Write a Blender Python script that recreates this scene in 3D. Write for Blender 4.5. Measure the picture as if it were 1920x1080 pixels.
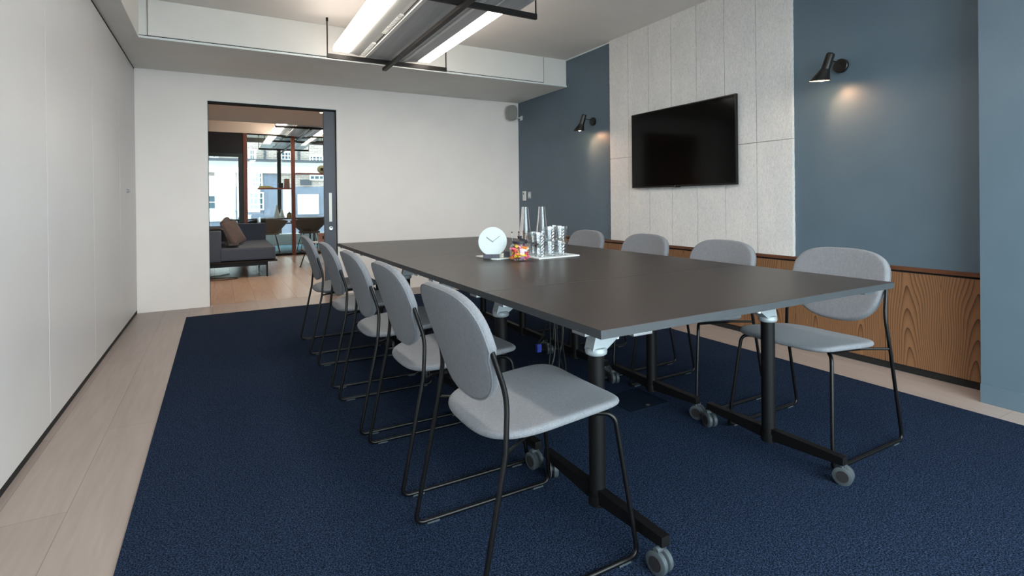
import bpy, bmesh, math, random
from mathutils import Vector, Matrix
random.seed(7)
sc = bpy.context.scene
for o in list(bpy.data.objects): bpy.data.objects.remove(o)
COL = sc.collection
PI = math.pi

# ------------------------------------------------------------------ camera
YAW, PITCH, ROLL, FPX, CY, CAMH = 0.5102, -0.0036, -0.011, 984.28, -160.38, 1.0876
cam_d = bpy.data.cameras.new('camera'); cam = bpy.data.objects.new('camera', cam_d); COL.objects.link(cam)
fwd = Vector((math.sin(YAW)*math.cos(PITCH), math.cos(YAW)*math.cos(PITCH), math.sin(PITCH)))
rt = Vector((math.cos(YAW), -math.sin(YAW), 0)); up = rt.cross(fwd)
r2 = rt*math.cos(ROLL)+up*math.sin(ROLL); u2 = -rt*math.sin(ROLL)+up*math.cos(ROLL)
cam.matrix_world = Matrix(((r2.x,u2.x,-fwd.x,0),(r2.y,u2.y,-fwd.y,0),(r2.z,u2.z,-fwd.z,CAMH),(0,0,0,1)))
cam_d.sensor_width = 36; cam_d.lens = FPX/1920*36; cam_d.shift_y = CY/1920; cam_d.clip_start = .05; cam_d.clip_end = 200
sc.camera = cam
sc.view_settings.view_transform = 'Standard'; sc.view_settings.look = 'None'
sc.view_settings.exposure = 0.86; sc.view_settings.gamma = 1; sc.view_settings.use_curve_mapping = False

# ------------------------------------------------------------------ world: overcast daylight
W = bpy.data.worlds.new('sky'); sc.world = W; W.use_nodes = True
bg = W.node_tree.nodes['Background']; bg.inputs['Color'].default_value = (.85, .93, 1.0, 1); bg.inputs['Strength'].default_value = 8.0

XL, XR, YF, YB = -.7188, 3.7109, 6.4226, -1.3     # main room
ZS, ZC = 2.4578, 2.7882                            # beam soffit, ceiling
XLB, YFB = -.5541, 5.2493
YP, XP = 11.82, 15.2                               # far partition, street glazing (y)

def portal(loc, rot, sx, sy):
    l = bpy.data.lights.new('window_portal', 'AREA'); l.shape = 'RECTANGLE'; l.size = sx; l.size_y = sy
    l.cycles.is_portal = True
    o = bpy.data.objects.new('window_portal', l); o.location = loc; o.rotation_euler = rot; COL.objects.link(o)
portal((1.4, YB-.05, 1.4), (PI/2, 0, 0), 4.2, 2.6)            # faces +y (into the room)
portal((1.5, XP+.1, 1.4), (-PI/2, 0, 0), 8.5, 2.6)            # faces -y

# ------------------------------------------------------------------ materials
def lin(c):
    return tuple((v/12.92 if v <= .04045 else ((v+.055)/1.055)**2.4) for v in c)
def rgb(r, g, b): return lin((r/255, g/255, b/255))+(1,)
MATS = {}
def mat(name, col, rough=.5, metal=0, spec=.5, emit=None, estr=0, trans=0, ior=1.45, sheen=0, coat=0):
    m = bpy.data.materials.new(name); m.use_nodes = True; MATS[name] = m
    b = m.node_tree.nodes['Principled BSDF']; i = b.inputs
    i['Base Color'].default_value = col; i['Roughness'].default_value = rough; i['Metallic'].default_value = metal
    i['Specular IOR Level'].default_value = spec; i['IOR'].default_value = ior; i['Transmission Weight'].default_value = trans
    i['Sheen Weight'].default_value = sheen; i['Coat Weight'].default_value = coat
    if emit: i['Emission Color'].default_value = emit; i['Emission Strength'].default_value = estr
    return m
def nd(m, t, **k):
    n = m.node_tree.nodes.new(t)
    for a, v in k.items():
        if a.startswith('_'): n.inputs[a[1:].replace('_', ' ')].default_value = v
        else: setattr(n, a, v)
    return n
def ln(m, a, b): m.node_tree.links.new(a, b)
def bsdf(m): return m.node_tree.nodes['Principled BSDF']
def coords(m, scale=(1,1,1), rot=(0,0,0)):
    t = nd(m, 'ShaderNodeTexCoord'); p = nd(m, 'ShaderNodeMapping'); p.inputs['Scale'].default_value = scale; p.inputs['Rotation'].default_value = rot
    ln(m, t.outputs['Object'], p.inputs['Vector']); return p.outputs['Vector']
def ramp(m, fac, stops):
    r = nd(m, 'ShaderNodeValToRGB'); e = r.color_ramp.elements
    while len(e) < len(stops): e.new(.5)
    for k, (p, c) in enumerate(stops): e[k].position = p; e[k].color = c
    ln(m, fac, r.inputs['Fac']); return r.outputs['Color']
def bump(m, h, s, d=.01):
    b = nd(m, 'ShaderNodeBump'); b.inputs['Strength'].default_value = s; b.inputs['Distance'].default_value = d
    ln(m, h, b.inputs['Height']); ln(m, b.outputs['Normal'], bsdf(m).inputs['Normal'])
def noisy(name, c1, c2, scale=(1,1,1), ns=50, rough=.6, bs=0, bd=.002, **k):
    m = mat(name, c1, rough, **k); v = coords(m, scale); n = nd(m, 'ShaderNodeTexNoise'); n.inputs['Scale'].default_value = ns; n.inputs['Detail'].default_value = 3
    ln(m, v, n.inputs['Vector']); ln(m, ramp(m, n.outputs['Fac'], [(.35, c1), (.65, c2)]), bsdf(m).inputs['Base Color'])
    if bs: bump(m, n.outputs['Fac'], bs, bd)
    return m

wall_m   = noisy('white_wall_paint', rgb(236,228,223), rgb(233,225,220), ns=3, rough=.6, bs=.03)
ceil_m   = noisy('ceiling_paint', rgb(224,219,214), rgb(221,216,211), ns=3, rough=.8)
beam_m   = noisy('beam_paint', rgb(220,219,215), rgb(216,215,211), ns=3, rough=.7)
panel_m  = noisy('satin_white_panel', rgb(205,204,204), rgb(202,201,202), ns=2, rough=.38)
blue_m   = noisy('blue_grey_wall_paint', rgb(86,103,115), rgb(83,100,112), ns=4, rough=.42, bs=.02)
dark_m   = mat('black_shadow_gap', rgb(18,17,17), .8)
steel_m  = mat('brushed_steel', rgb(190,192,195), .28, 1)
alu_m    = mat('cast_aluminium', rgb(160,168,172), .5, .35)
blk_m    = mat('black_powder_coated_steel', rgb(10,10,11), .5, .0, .25)
blktube_m= mat('black_satin_tube', rgb(8,8,9), .35, 0, .35)
bronze_m = mat('dark_bronze_frame', rgb(24,20,19), .5, 0, .3)
edge_m   = mat('table_edge_band', rgb(56,59,62), .38)
castg_m  = mat('grey_caster_rubber', rgb(60,67,71), .45)
castd_m  = mat('dark_caster_hub', rgb(34,32,33), .5)
white_m  = mat('white_lacquer', rgb(214,220,220), .45)
wplast_m = mat('white_plastic', rgb(225,225,222), .4)
grille_m = mat('grey_speaker_grille', rgb(128,128,124), .7)
fixg_m   = noisy('brushed_aluminium_panel', rgb(190,192,194), rgb(180,182,185), scale=(1,.05,1), ns=30, rough=.5, metal=.1)
fixl_m   = mat('light_grey_metal', rgb(226,226,222), .45, .1)
tube_m   = mat('lit_diffuser', rgb(255,250,240), .5, emit=(1.0,.90,.80,1), estr=9)
warm_m   = mat('lit_warm_bulb', rgb(255,230,190), .5, emit=(1,.72,.42,1), estr=22)
lampb_m  = mat('black_lamp_lacquer', rgb(20,18,18), .35)
lampi_m  = mat('white_lamp_inside', rgb(240,235,225), .5)
screen_m = mat('black_screen_glass', rgb(4,4,4), .09, 0, .22)
bezel_m  = mat('black_gloss_bezel', rgb(12,12,13), .25)
brass_m  = mat('brass', rgb(150,130,80), .35, .8)
dmug_m   = mat('dark_ceramic', rgb(30,36,36), .4)
brown_m  = mat('brown_leather_shell', rgb(64,54,48), .55)
pink_m   = mat('pale_pink_card', rgb(196,150,140), .6)
olive_m  = mat('olive_lacquer', rgb(140,142,112), .5)
slate_m  = noisy('slate_grey_felt', rgb(78,80,90), rgb(66,68,78), ns=120, rough=.8)
teal_m   = noisy('teal_carpet', rgb(70,110,124), rgb(60,98,112), ns=60, rough=.95)
mdoor_m  = mat('charcoal_door_paint', rgb(74,78,90), .45)
dkpan_m  = mat('near_black_panel', rgb(26,25,32), .6)
green_m  = mat('dark_green_frame', rgb(34,50,50), .5)
cream_m  = mat('cream_bulkhead_paint', rgb(236,222,208), .7)
soff2_m  = mat('taupe_soffit_paint', rgb(226,216,208), .8)
cable_m  = mat('black_cable', rgb(20,20,20), .5)
bplug_m  = mat('blue_plug', rgb(20,40,130), .4)
hatch_m  = mat('dark_floor_hatch', rgb(17,26,38), 1, 0, .05)
mullion_m= noisy('red_brown_hardwood', rgb(122,70,52), rgb(100,54,42), scale=(1,1,.08), ns=40, rough=.45)

# table top: dark brown-grey laminate with a faint grain
top_m = mat('dark_laminate', rgb(70,64,61), .37, 0, .5)
v = coords(top_m, (.6, 14, 1)); n = nd(top_m, 'ShaderNodeTexNoise', _Scale=6, _Detail=5); ln(top_m, v, n.inputs['Vector'])
ln(top_m, ramp(top_m, n.outputs['Fac'], [(.3, rgb(43,37,35)), (.7, rgb(50,43,41))]), bsdf(top_m).inputs['Base Color'])
bump(top_m, n.outputs['Fac'], .05, .001)

# chair fabric: grey melange weave
def fabric(name, a, b, c, s=700):
    m = mat(name, b, .95, 0, .15, sheen=.08)
    v = coords(m, (1,1,1)); n1 = nd(m, 'ShaderNodeTexNoise', _Scale=s, _Detail=2); n2 = nd(m, 'ShaderNodeTexNoise', _Scale=110, _Detail=4, _Roughness=.7)
    v2 = coords(m, (1,1,.25)); ln(m, v, n1.inputs['Vector']); ln(m, v2, n2.inputs['Vector'])
    mx = nd(m, 'ShaderNodeMath', operation='ADD'); ln(m, n1.outputs['Fac'], mx.inputs[0]); ln(m, n2.outputs['Fac'], mx.inputs[1])
    sc2 = nd(m, 'ShaderNodeMath', operation='MULTIPLY_ADD'); ln(m, n2.outputs['Fac'], sc2.inputs[0]); sc2.inputs[1].default_value = .35; sc2.inputs[2].default_value = .325; ln(m, sc2.outputs[0], mx.inputs[1])
    hf = nd(m, 'ShaderNodeMath', operation='MULTIPLY'); ln(m, mx.outputs[0], hf.inputs[0]); hf.inputs[1].default_value = .5
    ln(m, ramp(m, hf.outputs[0], [(.36, a), (.5, b), (.64, c)]), bsdf(m).inputs['Base Color']); bump(m, n1.outputs['Fac'], .35, .0012)
    return m
fab_m  = fabric('grey_melange_wool', rgb(92,94,99), rgb(111,113,118), rgb(131,132,136), 600)
sofa_m = fabric('dark_grey_wool', rgb(58,66,80), rgb(70,78,92), rgb(84,92,106))
cush_m = fabric('taupe_velvet', rgb(84,74,74), rgb(96,86,86), rgb(110,98,98), 300)
throw_m= fabric('charcoal_knit', rgb(40,38,42), rgb(50,48,52), rgb(62,60,64), 250)

# rug
rug_m = mat('navy_loop_pile', rgb(30,42,70), 1, 0, .04)
v = coords(rug_m); n1 = nd(rug_m, 'ShaderNodeTexNoise', _Scale=210, _Detail=3, _Roughness=.8); ln(rug_m, v, n1.inputs['Vector'])
ln(rug_m, ramp(rug_m, n1.outputs['Fac'], [(.38, rgb(8,13,22)), (.5, rgb(25,36,54)), (.61, rgb(56,70,95))]), bsdf(rug_m).inputs['Base Color']); bump(rug_m, n1.outputs['Fac'], .9, .006)

# oak planks (boards run along y)
def planks(name, cols, rough, w=.21, L=2.1):
    m = mat(name, cols[1], rough, 0, .5)
    t = nd(m, 'ShaderNodeTexCoord'); mp = nd(m, 'ShaderNodeMapping'); mp.inputs['Rotation'].default_value = (0,0,PI/2); mp.inputs['Location'].default_value = (.3,.06,0)
    ln(m, t.outputs['Object'], mp.inputs['Vector'])
    br = nd(m, 'ShaderNodeTexBrick'); br.offset = .37; br.inputs['Scale'].default_value = 1; br.inputs['Brick Width'].default_value = L; br.inputs['Row Height'].default_value = w
    br.inputs['Mortar Size'].default_value = .0012; br.inputs['Mortar Smooth'].default_value = .3; br.inputs['Color1'].default_value = cols[0]; br.inputs['Color2'].default_value = cols[1]; br.inputs['Mortar'].default_value = cols[2]
    ln(m, mp.outputs['Vector'], br.inputs['Vector'])
    v = coords(m, (9, .7, 1)); n = nd(m, 'ShaderNodeTexNoise', _Scale=4, _Detail=6, _Distortion=.6); ln(m, v, n.inputs['Vector'])
    mx = nd(m, 'ShaderNodeMix', data_type='RGBA', blend_type='MULTIPLY'); mx.inputs[0].default_value = .5
    ln(m, br.outputs['Color'], mx.inputs[6]); ln(m, ramp(m, n.outputs['Fac'], [(.3, (.78,.74,.72,1)), (.65, (1,1,1,1))]), mx.inputs[7])
    ln(m, mx.outputs[2], bsdf(m).inputs['Base Color']); bump(m, br.outputs['Fac'], -.25, .002)
    return m
floor_m = planks('whitewashed_oak_planks', (rgb(160,148,141), rgb(150,137,130), rgb(112,98,90)), .36)
floor2_m= planks('lamplit_oak_planks', (rgb(178,158,142), rgb(166,142,124), rgb(128,106,92)), .25)  # copy of the oak floor with warm lamplight put into its colour

# bookmatched ash veneer
def veneer():
    m = mat('brown_ash_veneer', rgb(140,92,58), .45, 0, .4)
    t = nd(m, 'ShaderNodeTexCoord'); s = nd(m, 'ShaderNodeSeparateXYZ'); ln(m, t.outputs['Object'], s.inputs[0])
    def M(op, a, b=None, c=None):
        q = nd(m, 'ShaderNodeMath', operation=op)
        for k, x in enumerate((a, b, c)):
            if x is None: continue
            if isinstance(x, (int, float)): q.inputs[k].default_value = x
            else: ln(m, x, q.inputs[k])
        return q.outputs[0]
    y = s.outputs['Y']; z = s.outputs['Z']
    yf = M('PINGPONG', y, .2965)                     # mirror about every panel centre and seam
    cmb = nd(m, 'ShaderNodeCombineXYZ'); ln(m, M('MULTIPLY', yf, 3.2), cmb.inputs[0]); ln(m, M('MULTIPLY', z, 1.1), cmb.inputs[1])
    ln(m, M('FLOOR', M('DIVIDE', y, .593)), cmb.inputs[2])
    n = nd(m, 'ShaderNodeTexNoise', _Scale=1.5, _Detail=1.0); ln(m, cmb.outputs[0], n.inputs['Vector'])
    wob = M('MULTIPLY', M('SUBTRACT', n.outputs['Fac'], .5), .10)
    d = M('ADD', M('SUBTRACT', yf, .135), wob)
    n2 = nd(m, 'ShaderNodeTexNoise', _Scale=.9, _Detail=0.5); ln(m, cmb.outputs[0], n2.inputs['Vector'])
    # cut face of nested cones: hyperbolic cathedral arches over each heart line
    h = M('ADD', M('MULTIPLY', z, .045), M('MULTIPLY', n2.outputs['Fac'], .07))
    ring = M('MULTIPLY', M('SQRT', M('ADD', M('MULTIPLY', d, d), M('MULTIPLY', h, h))), 112.0)
    saw = M('FRACT', ring)
    line = M('POWER', saw, 3.0)
    fine = nd(m, 'ShaderNodeTexNoise', _Scale=26, _Detail=5); vf = coords(m, (1, 12, .5)); ln(m, vf, fine.inputs['Vector'])
    fac = M('ADD', M('MULTIPLY', line, .75), M('MULTIPLY', fine.outputs['Fac'], .35))
    ln(m, ramp(m, fac, [(.1, rgb(134,97,68)), (.5, rgb(112,79,54)), (.98, rgb(50,33,23))]), bsdf(m).inputs['Base Color'])
    return m
wood_m = veneer()
cap_m = noisy('brown_ash_cap', rgb(104,66,44), rgb(82,50,34), scale=(1,.06,1), ns=70, rough=.4)

# wood-wool acoustic board
wool_m = mat('white_wood_wool_board', rgb(215,214,212), .95, 0, .1)
v = coords(wool_m, (1, 1, .45)); n1 = nd(wool_m, 'ShaderNodeTexNoise', _Scale=85, _Detail=4, _Roughness=.8, _Distortion=1.2); ln(wool_m, v, n1.inputs['Vector'])
n2 = nd(wool_m, 'ShaderNodeTexNoise', _Scale=6, _Detail=3); ln(wool_m, v, n2.inputs['Vector'])
mx = nd(wool_m, 'ShaderNodeMix', data_type='RGBA', blend_type='MULTIPLY'); mx.inputs[0].default_value = 1
ln(wool_m, ramp(wool_m, n1.outputs['Fac'], [(.30, rgb(196,194,192)), (.5, rgb(219,217,215)), (.7, rgb(230,228,226))]), mx.inputs[6])
ln(wool_m, ramp(wool_m, n2.outputs['Fac'], [(.35, (.93,.93,.94,1)), (.65, (1,.99,.98,1))]), mx.inputs[7]); ln(wool_m, mx.outputs[2], bsdf(wool_m).inputs['Base Color'])
bump(wool_m, n1.outputs['Fac'], .8, .006)

# clear sheet glass: transparent with a fresnel reflection; solid glass for tableware
def pane_glass(name, tint, rough=0.0, base=.05):
    m = bpy.data.materials.new(name); m.use_nodes = True; nt = m.node_tree; nt.nodes.clear()
    o = nt.nodes.new('ShaderNodeOutputMaterial'); mx = nt.nodes.new('ShaderNodeMixShader'); tr = nt.nodes.new('ShaderNodeBsdfTransparent'); gl = nt.nodes.new('ShaderNodeBsdfGlossy'); f = nt.nodes.new('ShaderNodeLayerWeight'); pw = nt.nodes.new('ShaderNodeMath'); pw.operation = 'POWER'; pw.inputs[1].default_value = 4; ma = nt.nodes.new('ShaderNodeMath'); ma.operation = 'MULTIPLY_ADD'; ma.inputs[1].default_value = .75; ma.inputs[2].default_value = base
    tr.inputs['Color'].default_value = tint; gl.inputs['Roughness'].default_value = rough; f.inputs['Blend'].default_value = .5
    nt.links.new(f.outputs['Facing'], pw.inputs[0]); nt.links.new(pw.outputs[0], ma.inputs[0]); nt.links.new(ma.outputs[0], mx.inputs[0]); nt.links.new(tr.outputs[0], mx.inputs[1]); nt.links.new(gl.outputs[0], mx.inputs[2]); nt.links.new(mx.outputs[0], o.inputs[0]); return m
glass_m = pane_glass('window_glass', (.93,.97,.96,1))
tglass_m = mat('clear_table_glass', (1,1,1,1), 0, 0, .5, trans=1, ior=1.45)
jglass_m = pane_glass('clear_jar_glass', (.96,.97,.96,1))
cut_m = pane_glass('cut_crystal', (.95,.97,.98,1), .12, .13)

# ------------------------------------------------------------------ mesh helpers
class MB:
    def __init__(s): s.bm = bmesh.new()
    def box(s, a, b, M=None):
        x0,y0,z0 = [min(p,q) for p,q in zip(a,b)]; x1,y1,z1 = [max(p,q) for p,q in zip(a,b)]
        vs = [s.bm.verts.new((M @ Vector(p)) if M else p) for p in ((x0,y0,z0),(x1,y0,z0),(x1,y1,z0),(x0,y1,z0),(x0,y0,z1),(x1,y0,z1),(x1,y1,z1),(x0,y1,z1))]
        for f in ((3,2,1,0),(4,5,6,7),(0,1,5,4),(1,2,6,5),(2,3,7,6),(3,0,4,7)): s.bm.faces.new([vs[i] for i in f])
        return s
    def tube(s, pts, r, n=12, closed=False, caps=True):
        pts = [Vector(p) for p in pts]; N = len(pts); rs = r if isinstance(r, (list, tuple)) else [r]*N
        rings = []; prev = None
        for i, p in enumerate(pts):
            a = pts[i-1] if (i or closed) else p; b = pts[(i+1) % N] if (i < N-1 or closed) else p
            t = (b-a).normalized()
            if prev is None:
                h = Vector((0,0,1)) if abs(t.z) < .9 else Vector((1,0,0)); u = t.cross(h).normalized()
            else: u = (prev - t*prev.dot(t)).normalized()
            prev = u; w = t.cross(u)
            rings.append([s.bm.verts.new(p+(u*math.cos(k*2*PI/n)+w*math.sin(k*2*PI/n))*rs[i]) for k in range(n)])
        M = N if closed else N-1
        for i in range(M):
            A, B = rings[i], rings[(i+1) % N]
            for k in range(n): s.bm.faces.new((A[k], A[(k+1)%n], B[(k+1)%n], B[k]))
        if caps and not closed: s.bm.faces.new(rings[0][::-1]); s.bm.faces.new(rings[-1])
        return s
    def cyl(s, a, b, r, r1=None, n=24): return s.tube([a, b], [r, r if r1 is None else r1], n)
    def lathe(s, prof, n=32, c=(0,0,0), M=None, axis=None):
        rings = []
        for (r, z) in prof:
            ring = []
            for k in range(n if r > 1e-6 else 1):
                p = Vector((r*math.cos(k*2*PI/n), r*math.sin(k*2*PI/n), z))
                if M: p = M @ p
                ring.append(s.bm.verts.new(p+Vector(c)))
            rings.append(ring)
        for A, B in zip(rings, rings[1:]):
            for k in range(n):
                a, b = A[k % len(A)], A[(k+1) % len(A)]; c_, d = B[(k+1) % len(B)], B[k % len(B)]
                q = []
                for v_ in (a, b, c_, d):
                    if v_ not in q: q.append(v_)
                if len(q) > 2: s.bm.faces.new(q)
        return s
    def prism(s, poly, a, b, axis='z'):
        def P(u, v_, w): return {'z': (u,v_,w), 'y': (u,w,v_), 'x': (w,u,v_)}[axis]
        A = [s.bm.verts.new(P(u,v_,a)) for u, v_ in poly]; B = [s.bm.verts.new(P(u,v_,b)) for u, v_ in poly]; n = len(poly)
        for k in range(n): s.bm.faces.new((A[k], A[(k+1)%n], B[(k+1)%n], B[k]))
        s.bm.faces.new(A[::-1]); s.bm.faces.new(B); return s
    def pad(s, outline, th, warp, n=56, rings=10):
        prof = [(k/rings*.93, 1.0) for k in range(rings+1)]+[(.955,.93),(.978,.78),(.993,.5),(1,.0)]
        full = [(a, t) for a, t in prof]+[(a, -t) for a, t in prof[:-1][::-1]]
        rr = []
        for a, t in full:
            if a == 0: rr.append([s.bm.verts.new(warp(*outline(None), t*th/2))]); continue
            cu, cv = outline(None); ring = []
            for k in range(n):
                u, v_ = outline(k*2*PI/n); ring.append(s.bm.verts.new(warp(cu+(u-cu)*a, cv+(v_-cv)*a, t*th/2)))
            rr.append(ring)
        for A, B in zip(rr, rr[1:]):
            for k in range(n):
                q = []
                for v_ in (A[k%len(A)], B[k%len(B)], B[(k+1)%len(B)], A[(k+1)%len(A)]):
                    if v_ not in q: q.append(v_)
                if len(q) > 2: s.bm.faces.new(q)
        return s
    def build(s, name, m, parent=None, smooth=None, bevel=0, seg=2):
        bm = s.bm; bmesh.ops.recalc_face_normals(bm, faces=bm.faces)
        if bevel:
            ed = [e for e in bm.edges if len(e.link_faces) == 2 and e.calc_face_angle(0) > .5]
            bmesh.ops.bevel(bm, geom=ed, offset=bevel, segments=seg, profile=.7, affect='EDGES', clamp_overlap=True)
        if parent is not None:
            off = ORG.get(parent.name, Vector((0,0,0))); bmesh.ops.translate(bm, verts=bm.verts, vec=-off)
        me = bpy.data.meshes.new(name); bm.to_mesh(me); bm.free()
        if smooth is None: smooth = True
        if smooth:
            me.shade_smooth(); me.set_sharp_from_angle(angle=math.radians(38))
        for mm in (m if isinstance(m, (list, tuple)) else [m]): me.materials.append(mm)
        o = bpy.data.objects.new(name, me); COL.objects.link(o)
        if bevel:
            wn = o.modifiers.new('weighted', 'WEIGHTED_NORMAL'); wn.keep_sharp = True; wn.weight = 100
        if parent is not None:
            o.parent = parent; ORG[o.name] = ORG.get(parent.name, Vector((0,0,0)))
        return o
ORG = {}
def arc(p0, c, p1, n=6):     # quadratic corner p0-c-p1
    p0, c, p1 = Vector(p0), Vector(c), Vector(p1)
    return [p0*(1-t)**2+c*2*t*(1-t)+p1*t*t for t in [k/n for k in range(n+1)]]
def rpath(pts, rad, n=6):
    pts = [Vector(p) for p in pts]; out = [pts[0]]
    for i in range(1, len(pts)-1):
        a, b, c = pts[i-1], pts[i], pts[i+1]; r = min(rad, (a-b).length*.48, (c-b).length*.48)
        out += arc(b+(a-b).normalized()*r, b, b+(c-b).normalized()*r, n)
    return out+[pts[-1]]
def thing(name, label, cat, loc=(0,0,0), group=None):
    o = bpy.data.objects.new(name, None); o.empty_display_size = .05; COL.objects.link(o); o.location = loc
    ORG[o.name] = Vector(loc); o['label'] = label; o['category'] = cat
    if group: o['group'] = group
    return o
def tag(o, label, cat, group=None, kind=None):
    o['label'] = label; o['category'] = cat
    if group: o['group'] = group
    if kind: o['kind'] = kind
    return o
def struct(name, mb, m, parent=None, **k):
    o = mb.build(name, m, parent, **k)
    if parent is None: o['kind'] = 'structure'
    return o
def centre_origin(o, loc):
    loc = Vector(loc); o.data.transform(Matrix.Translation(-loc)); o.location = loc; return o
def dup(root, loc, rz=None, label=None):
    r = root.copy(); COL.objects.link(r); r.location = loc
    if rz is not None: r.rotation_euler = (0,0,rz)
    if label: r['label'] = label
    for ch in root.children:
        c = ch.copy(); COL.objects.link(c); c.parent = r
        for g in ch.children:
            d = g.copy(); COL.objects.link(d); d.parent = c
    return r

# ================================================================== SETTING
struct('floor', MB().box((XL-.1, YB-.1, -.12), (XR+.1, YF+.06, 0)), floor_m, smooth=False)
struct('floor', MB().box((-3.2, YF+.06, -.12), (5.2, YP+.02, 0)), floor2_m, smooth=False)
struct('floor', MB().box((-3.2, YP+.02, -.12), (5.2, XP+.1, 0)), teal_m, smooth=False)
struct('ceiling', MB().box((XL-.1, YB-.1, ZC), (XR+.1, YF+.12, ZC+.12)), ceil_m, smooth=False)
struct('ceiling', MB().box((-3.2, YF+.12, ZC), (5.2, XP+.2, ZC+.12)), cream_m, smooth=False)
# left wall of satin panels with thin light joints, over a recessed black plinth and a black top gap
struct('wall_left', MB().box((XL-.15, YB-.1, 0), (XL-.03, YF+.12, ZC)), wall_m, smooth=False)
cup = thing('wall_panelling', 'full-height satin white cupboard panelling with thin upright joints along the left side', 'cupboards', (XL, YB, 0))
seams = [YB, .068, 1.147, 2.226, 3.307, 4.386, 5.465, YF-.002]
for a, b in zip(seams, seams[1:]):
    d = MB().box((XL-.028, a+.003, .035), (XL, b-.003, ZS-.018)).build('cupboard_door', panel_m, cup, bevel=.0015)
    if abs(b-(YF-.002)) < .01 : kn = d
MB().box((XL-.026, YB, .0), (XL-.003, YF-.002, .034)).build('plinth', dark_m, cup)
MB().box((XL-.026, YB, ZS-.0175), (XL-.0005, YF-.002, ZS-.0005)).build('shadow_gap', dark_m, cup)
MB().lathe([(0,.0),(.016,.0),(.016,.012),(.011,.016),(.011,.024),(0,.026)], 24, (XL, 5.842, 1.212), Matrix.Rotation(PI/2, 4, 'Y')).build('door_knob', steel_m, kn)
# lowered perimeter beam
struct('trim_1', MB().box((XL-.1, YB-.1, ZS), (XLB, YF+.12, ZC)), beam_m, smooth=False)
b2 = struct('trim_2', MB().box((XLB, YFB, ZS), (XR+.05, YF+.12, ZC)), beam_m, smooth=False)
struct('trim_3', MB().box((XLB, YFB-.014, ZS), (XR, YFB, ZS+.018)), white_m, bevel=.002)                      # ledge below the slot
struct('trim_4', MB().box((XLB, YFB-.004, ZS+.018), (3.385, YFB, ZS+.026)), dark_m, smooth=False)             # dark slot
acc = thing('beam_access_panel', 'long white access panel screwed to the face of the lowered beam above the doorway', 'panel', (1.4, YFB, ZS+.026))
MB().box((-.490, YFB-.008, ZS+.028), (3.382, YFB-.0005, ZC-.006)).build('cover_panel', beam_m, acc, bevel=.001)
MB().box((-.4955, YFB-.0085, ZS+.026), (-.4915, YFB-.001, ZC-.006)).build('side_gap', mat('grey_joint', rgb(120,112,108), .8), acc)
MB().box((3.3835, YFB-.0085, ZS+.026), (3.387, YFB-.001, ZC-.006)).build('side_gap', MATS['grey_joint'], acc)
# far wall with sliding-door opening
DX0, DX1, DZ = -.0875, 1.2262, 2.1802
far = MB().box((XL-.1, YF, 0), (DX0, YF+.12, ZS)).box((DX1, YF, 0), (XR+.05, YF+.12, ZS)).box((DX0, YF, DZ), (DX1, YF+.12, ZS))
struct('wall_far', far, wall_m, smooth=False)
struct('wall_far', MB().box((-3.2, YF, 0), (XL-.1, YF+.12, ZC)).box((XR+.05, YF, 0), (5.2, YF+.12, ZC)), wall_m, smooth=False)
struct('baseboard_far', MB().box((XL, YF-.006, 0), (DX0, YF, .115)).box((DX1, YF-.006, 0), (XR, YF, .115)), wall_m, bevel=.0015)
dtr = MB().box((DX0, YF-.004, DZ-.016), (DX1, YF+.116, DZ-.0005)).box((DX1-.010, YF-.004, 0), (DX1-.0005, YF+.02, DZ-.016)).box((DX0+.0005, YF-.004, 0), (DX0+.005, YF+.01, DZ-.016))
struct('trim_5', dtr, dark_m, smooth=False)
struct('trim_6', MB().box((DX0-.006, YF-.003, DZ), (DX1+.012, YF, DZ+.008)).box((DX1, YF-.003, 0), (DX1+.012, YF, DZ)).box((DX0-.006, YF-.003, 0), (DX0, YF, DZ)), white_m, smooth=False)
dr = struct('door_1', MB().box((1.088, YF+.03, .008), (DX1-.012, YF+.075, DZ-.018)), mdoor_m, bevel=.002)
MB().box((1.139, YF+.022, .862), (1.172, YF+.03, 1.202)).build('door_handle', mat('pale_pull_plate', rgb(245,245,242), .4), dr, bevel=.003)
MB().lathe([(0,0),(.025,0),(.025,.006),(.018,.008),(.018,.004),(0,.004)], 28, (1.160, YF+.03, .782), Matrix.Rotation(PI/2, 4, 'X')).build('lock_escutcheon', steel_m, dr)
MB().box((1.151, YF+.0215, .787), (1.169, YF+.026, .796)).build('lock_slot', dark_m, dr)
# right wall, step in the wall near the camera, rear wall with the big window
struct('wall_right', MB().box((XR, 1.2101, 0), (XR+.15, YF+.12, ZC)), blue_m, smooth=False)
struct('wall_step', MB().box((3.499, YB-.1, 0), (XR+.15, 1.2099, ZC)), blue_m, smooth=False)
struct('baseboard_right', MB().box((3.487, YB, 0), (3.4985, 1.2095, .098)), blue_m, bevel=.002)
struct('trim_7', MB().box((XR-.006, 1.2105, ZC-.012), (XR, YFB-.001, ZC-.0005)), white_m, smooth=False)
wx0, wx1, wz0, wz1 = -.6, 3.4, .12, 2.66
struct('wall_back', MB().box((XL-.1, YB-.12, 0), (wx0, YB, ZC)).box((wx1, YB-.12, 0), (XR+.15, YB, ZC)).box((wx0, YB-.12, 0), (wx1, YB, wz0)).box((wx0, YB-.12, wz1), (wx1, YB, ZC)), wall_m, smooth=False)
wf = MB().box((wx0, YB-.1, wz0), (wx0+.05, YB-.03, wz1)).box((wx1-.05, YB-.1, wz0), (wx1, YB-.03, wz1)).box((wx0, YB-.1, wz0), (wx1, YB-.03, wz0+.05)).box((wx0, YB-.1, wz1-.05), (wx1, YB-.03, wz1))
for k in (1, 2): wf.box((wx0+k*1.267-.02, YB-.1, wz0), (wx0+k*1.267+.02, YB-.03, wz1))
w1 = struct('window_1', wf, blk_m, smooth=False)
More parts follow.
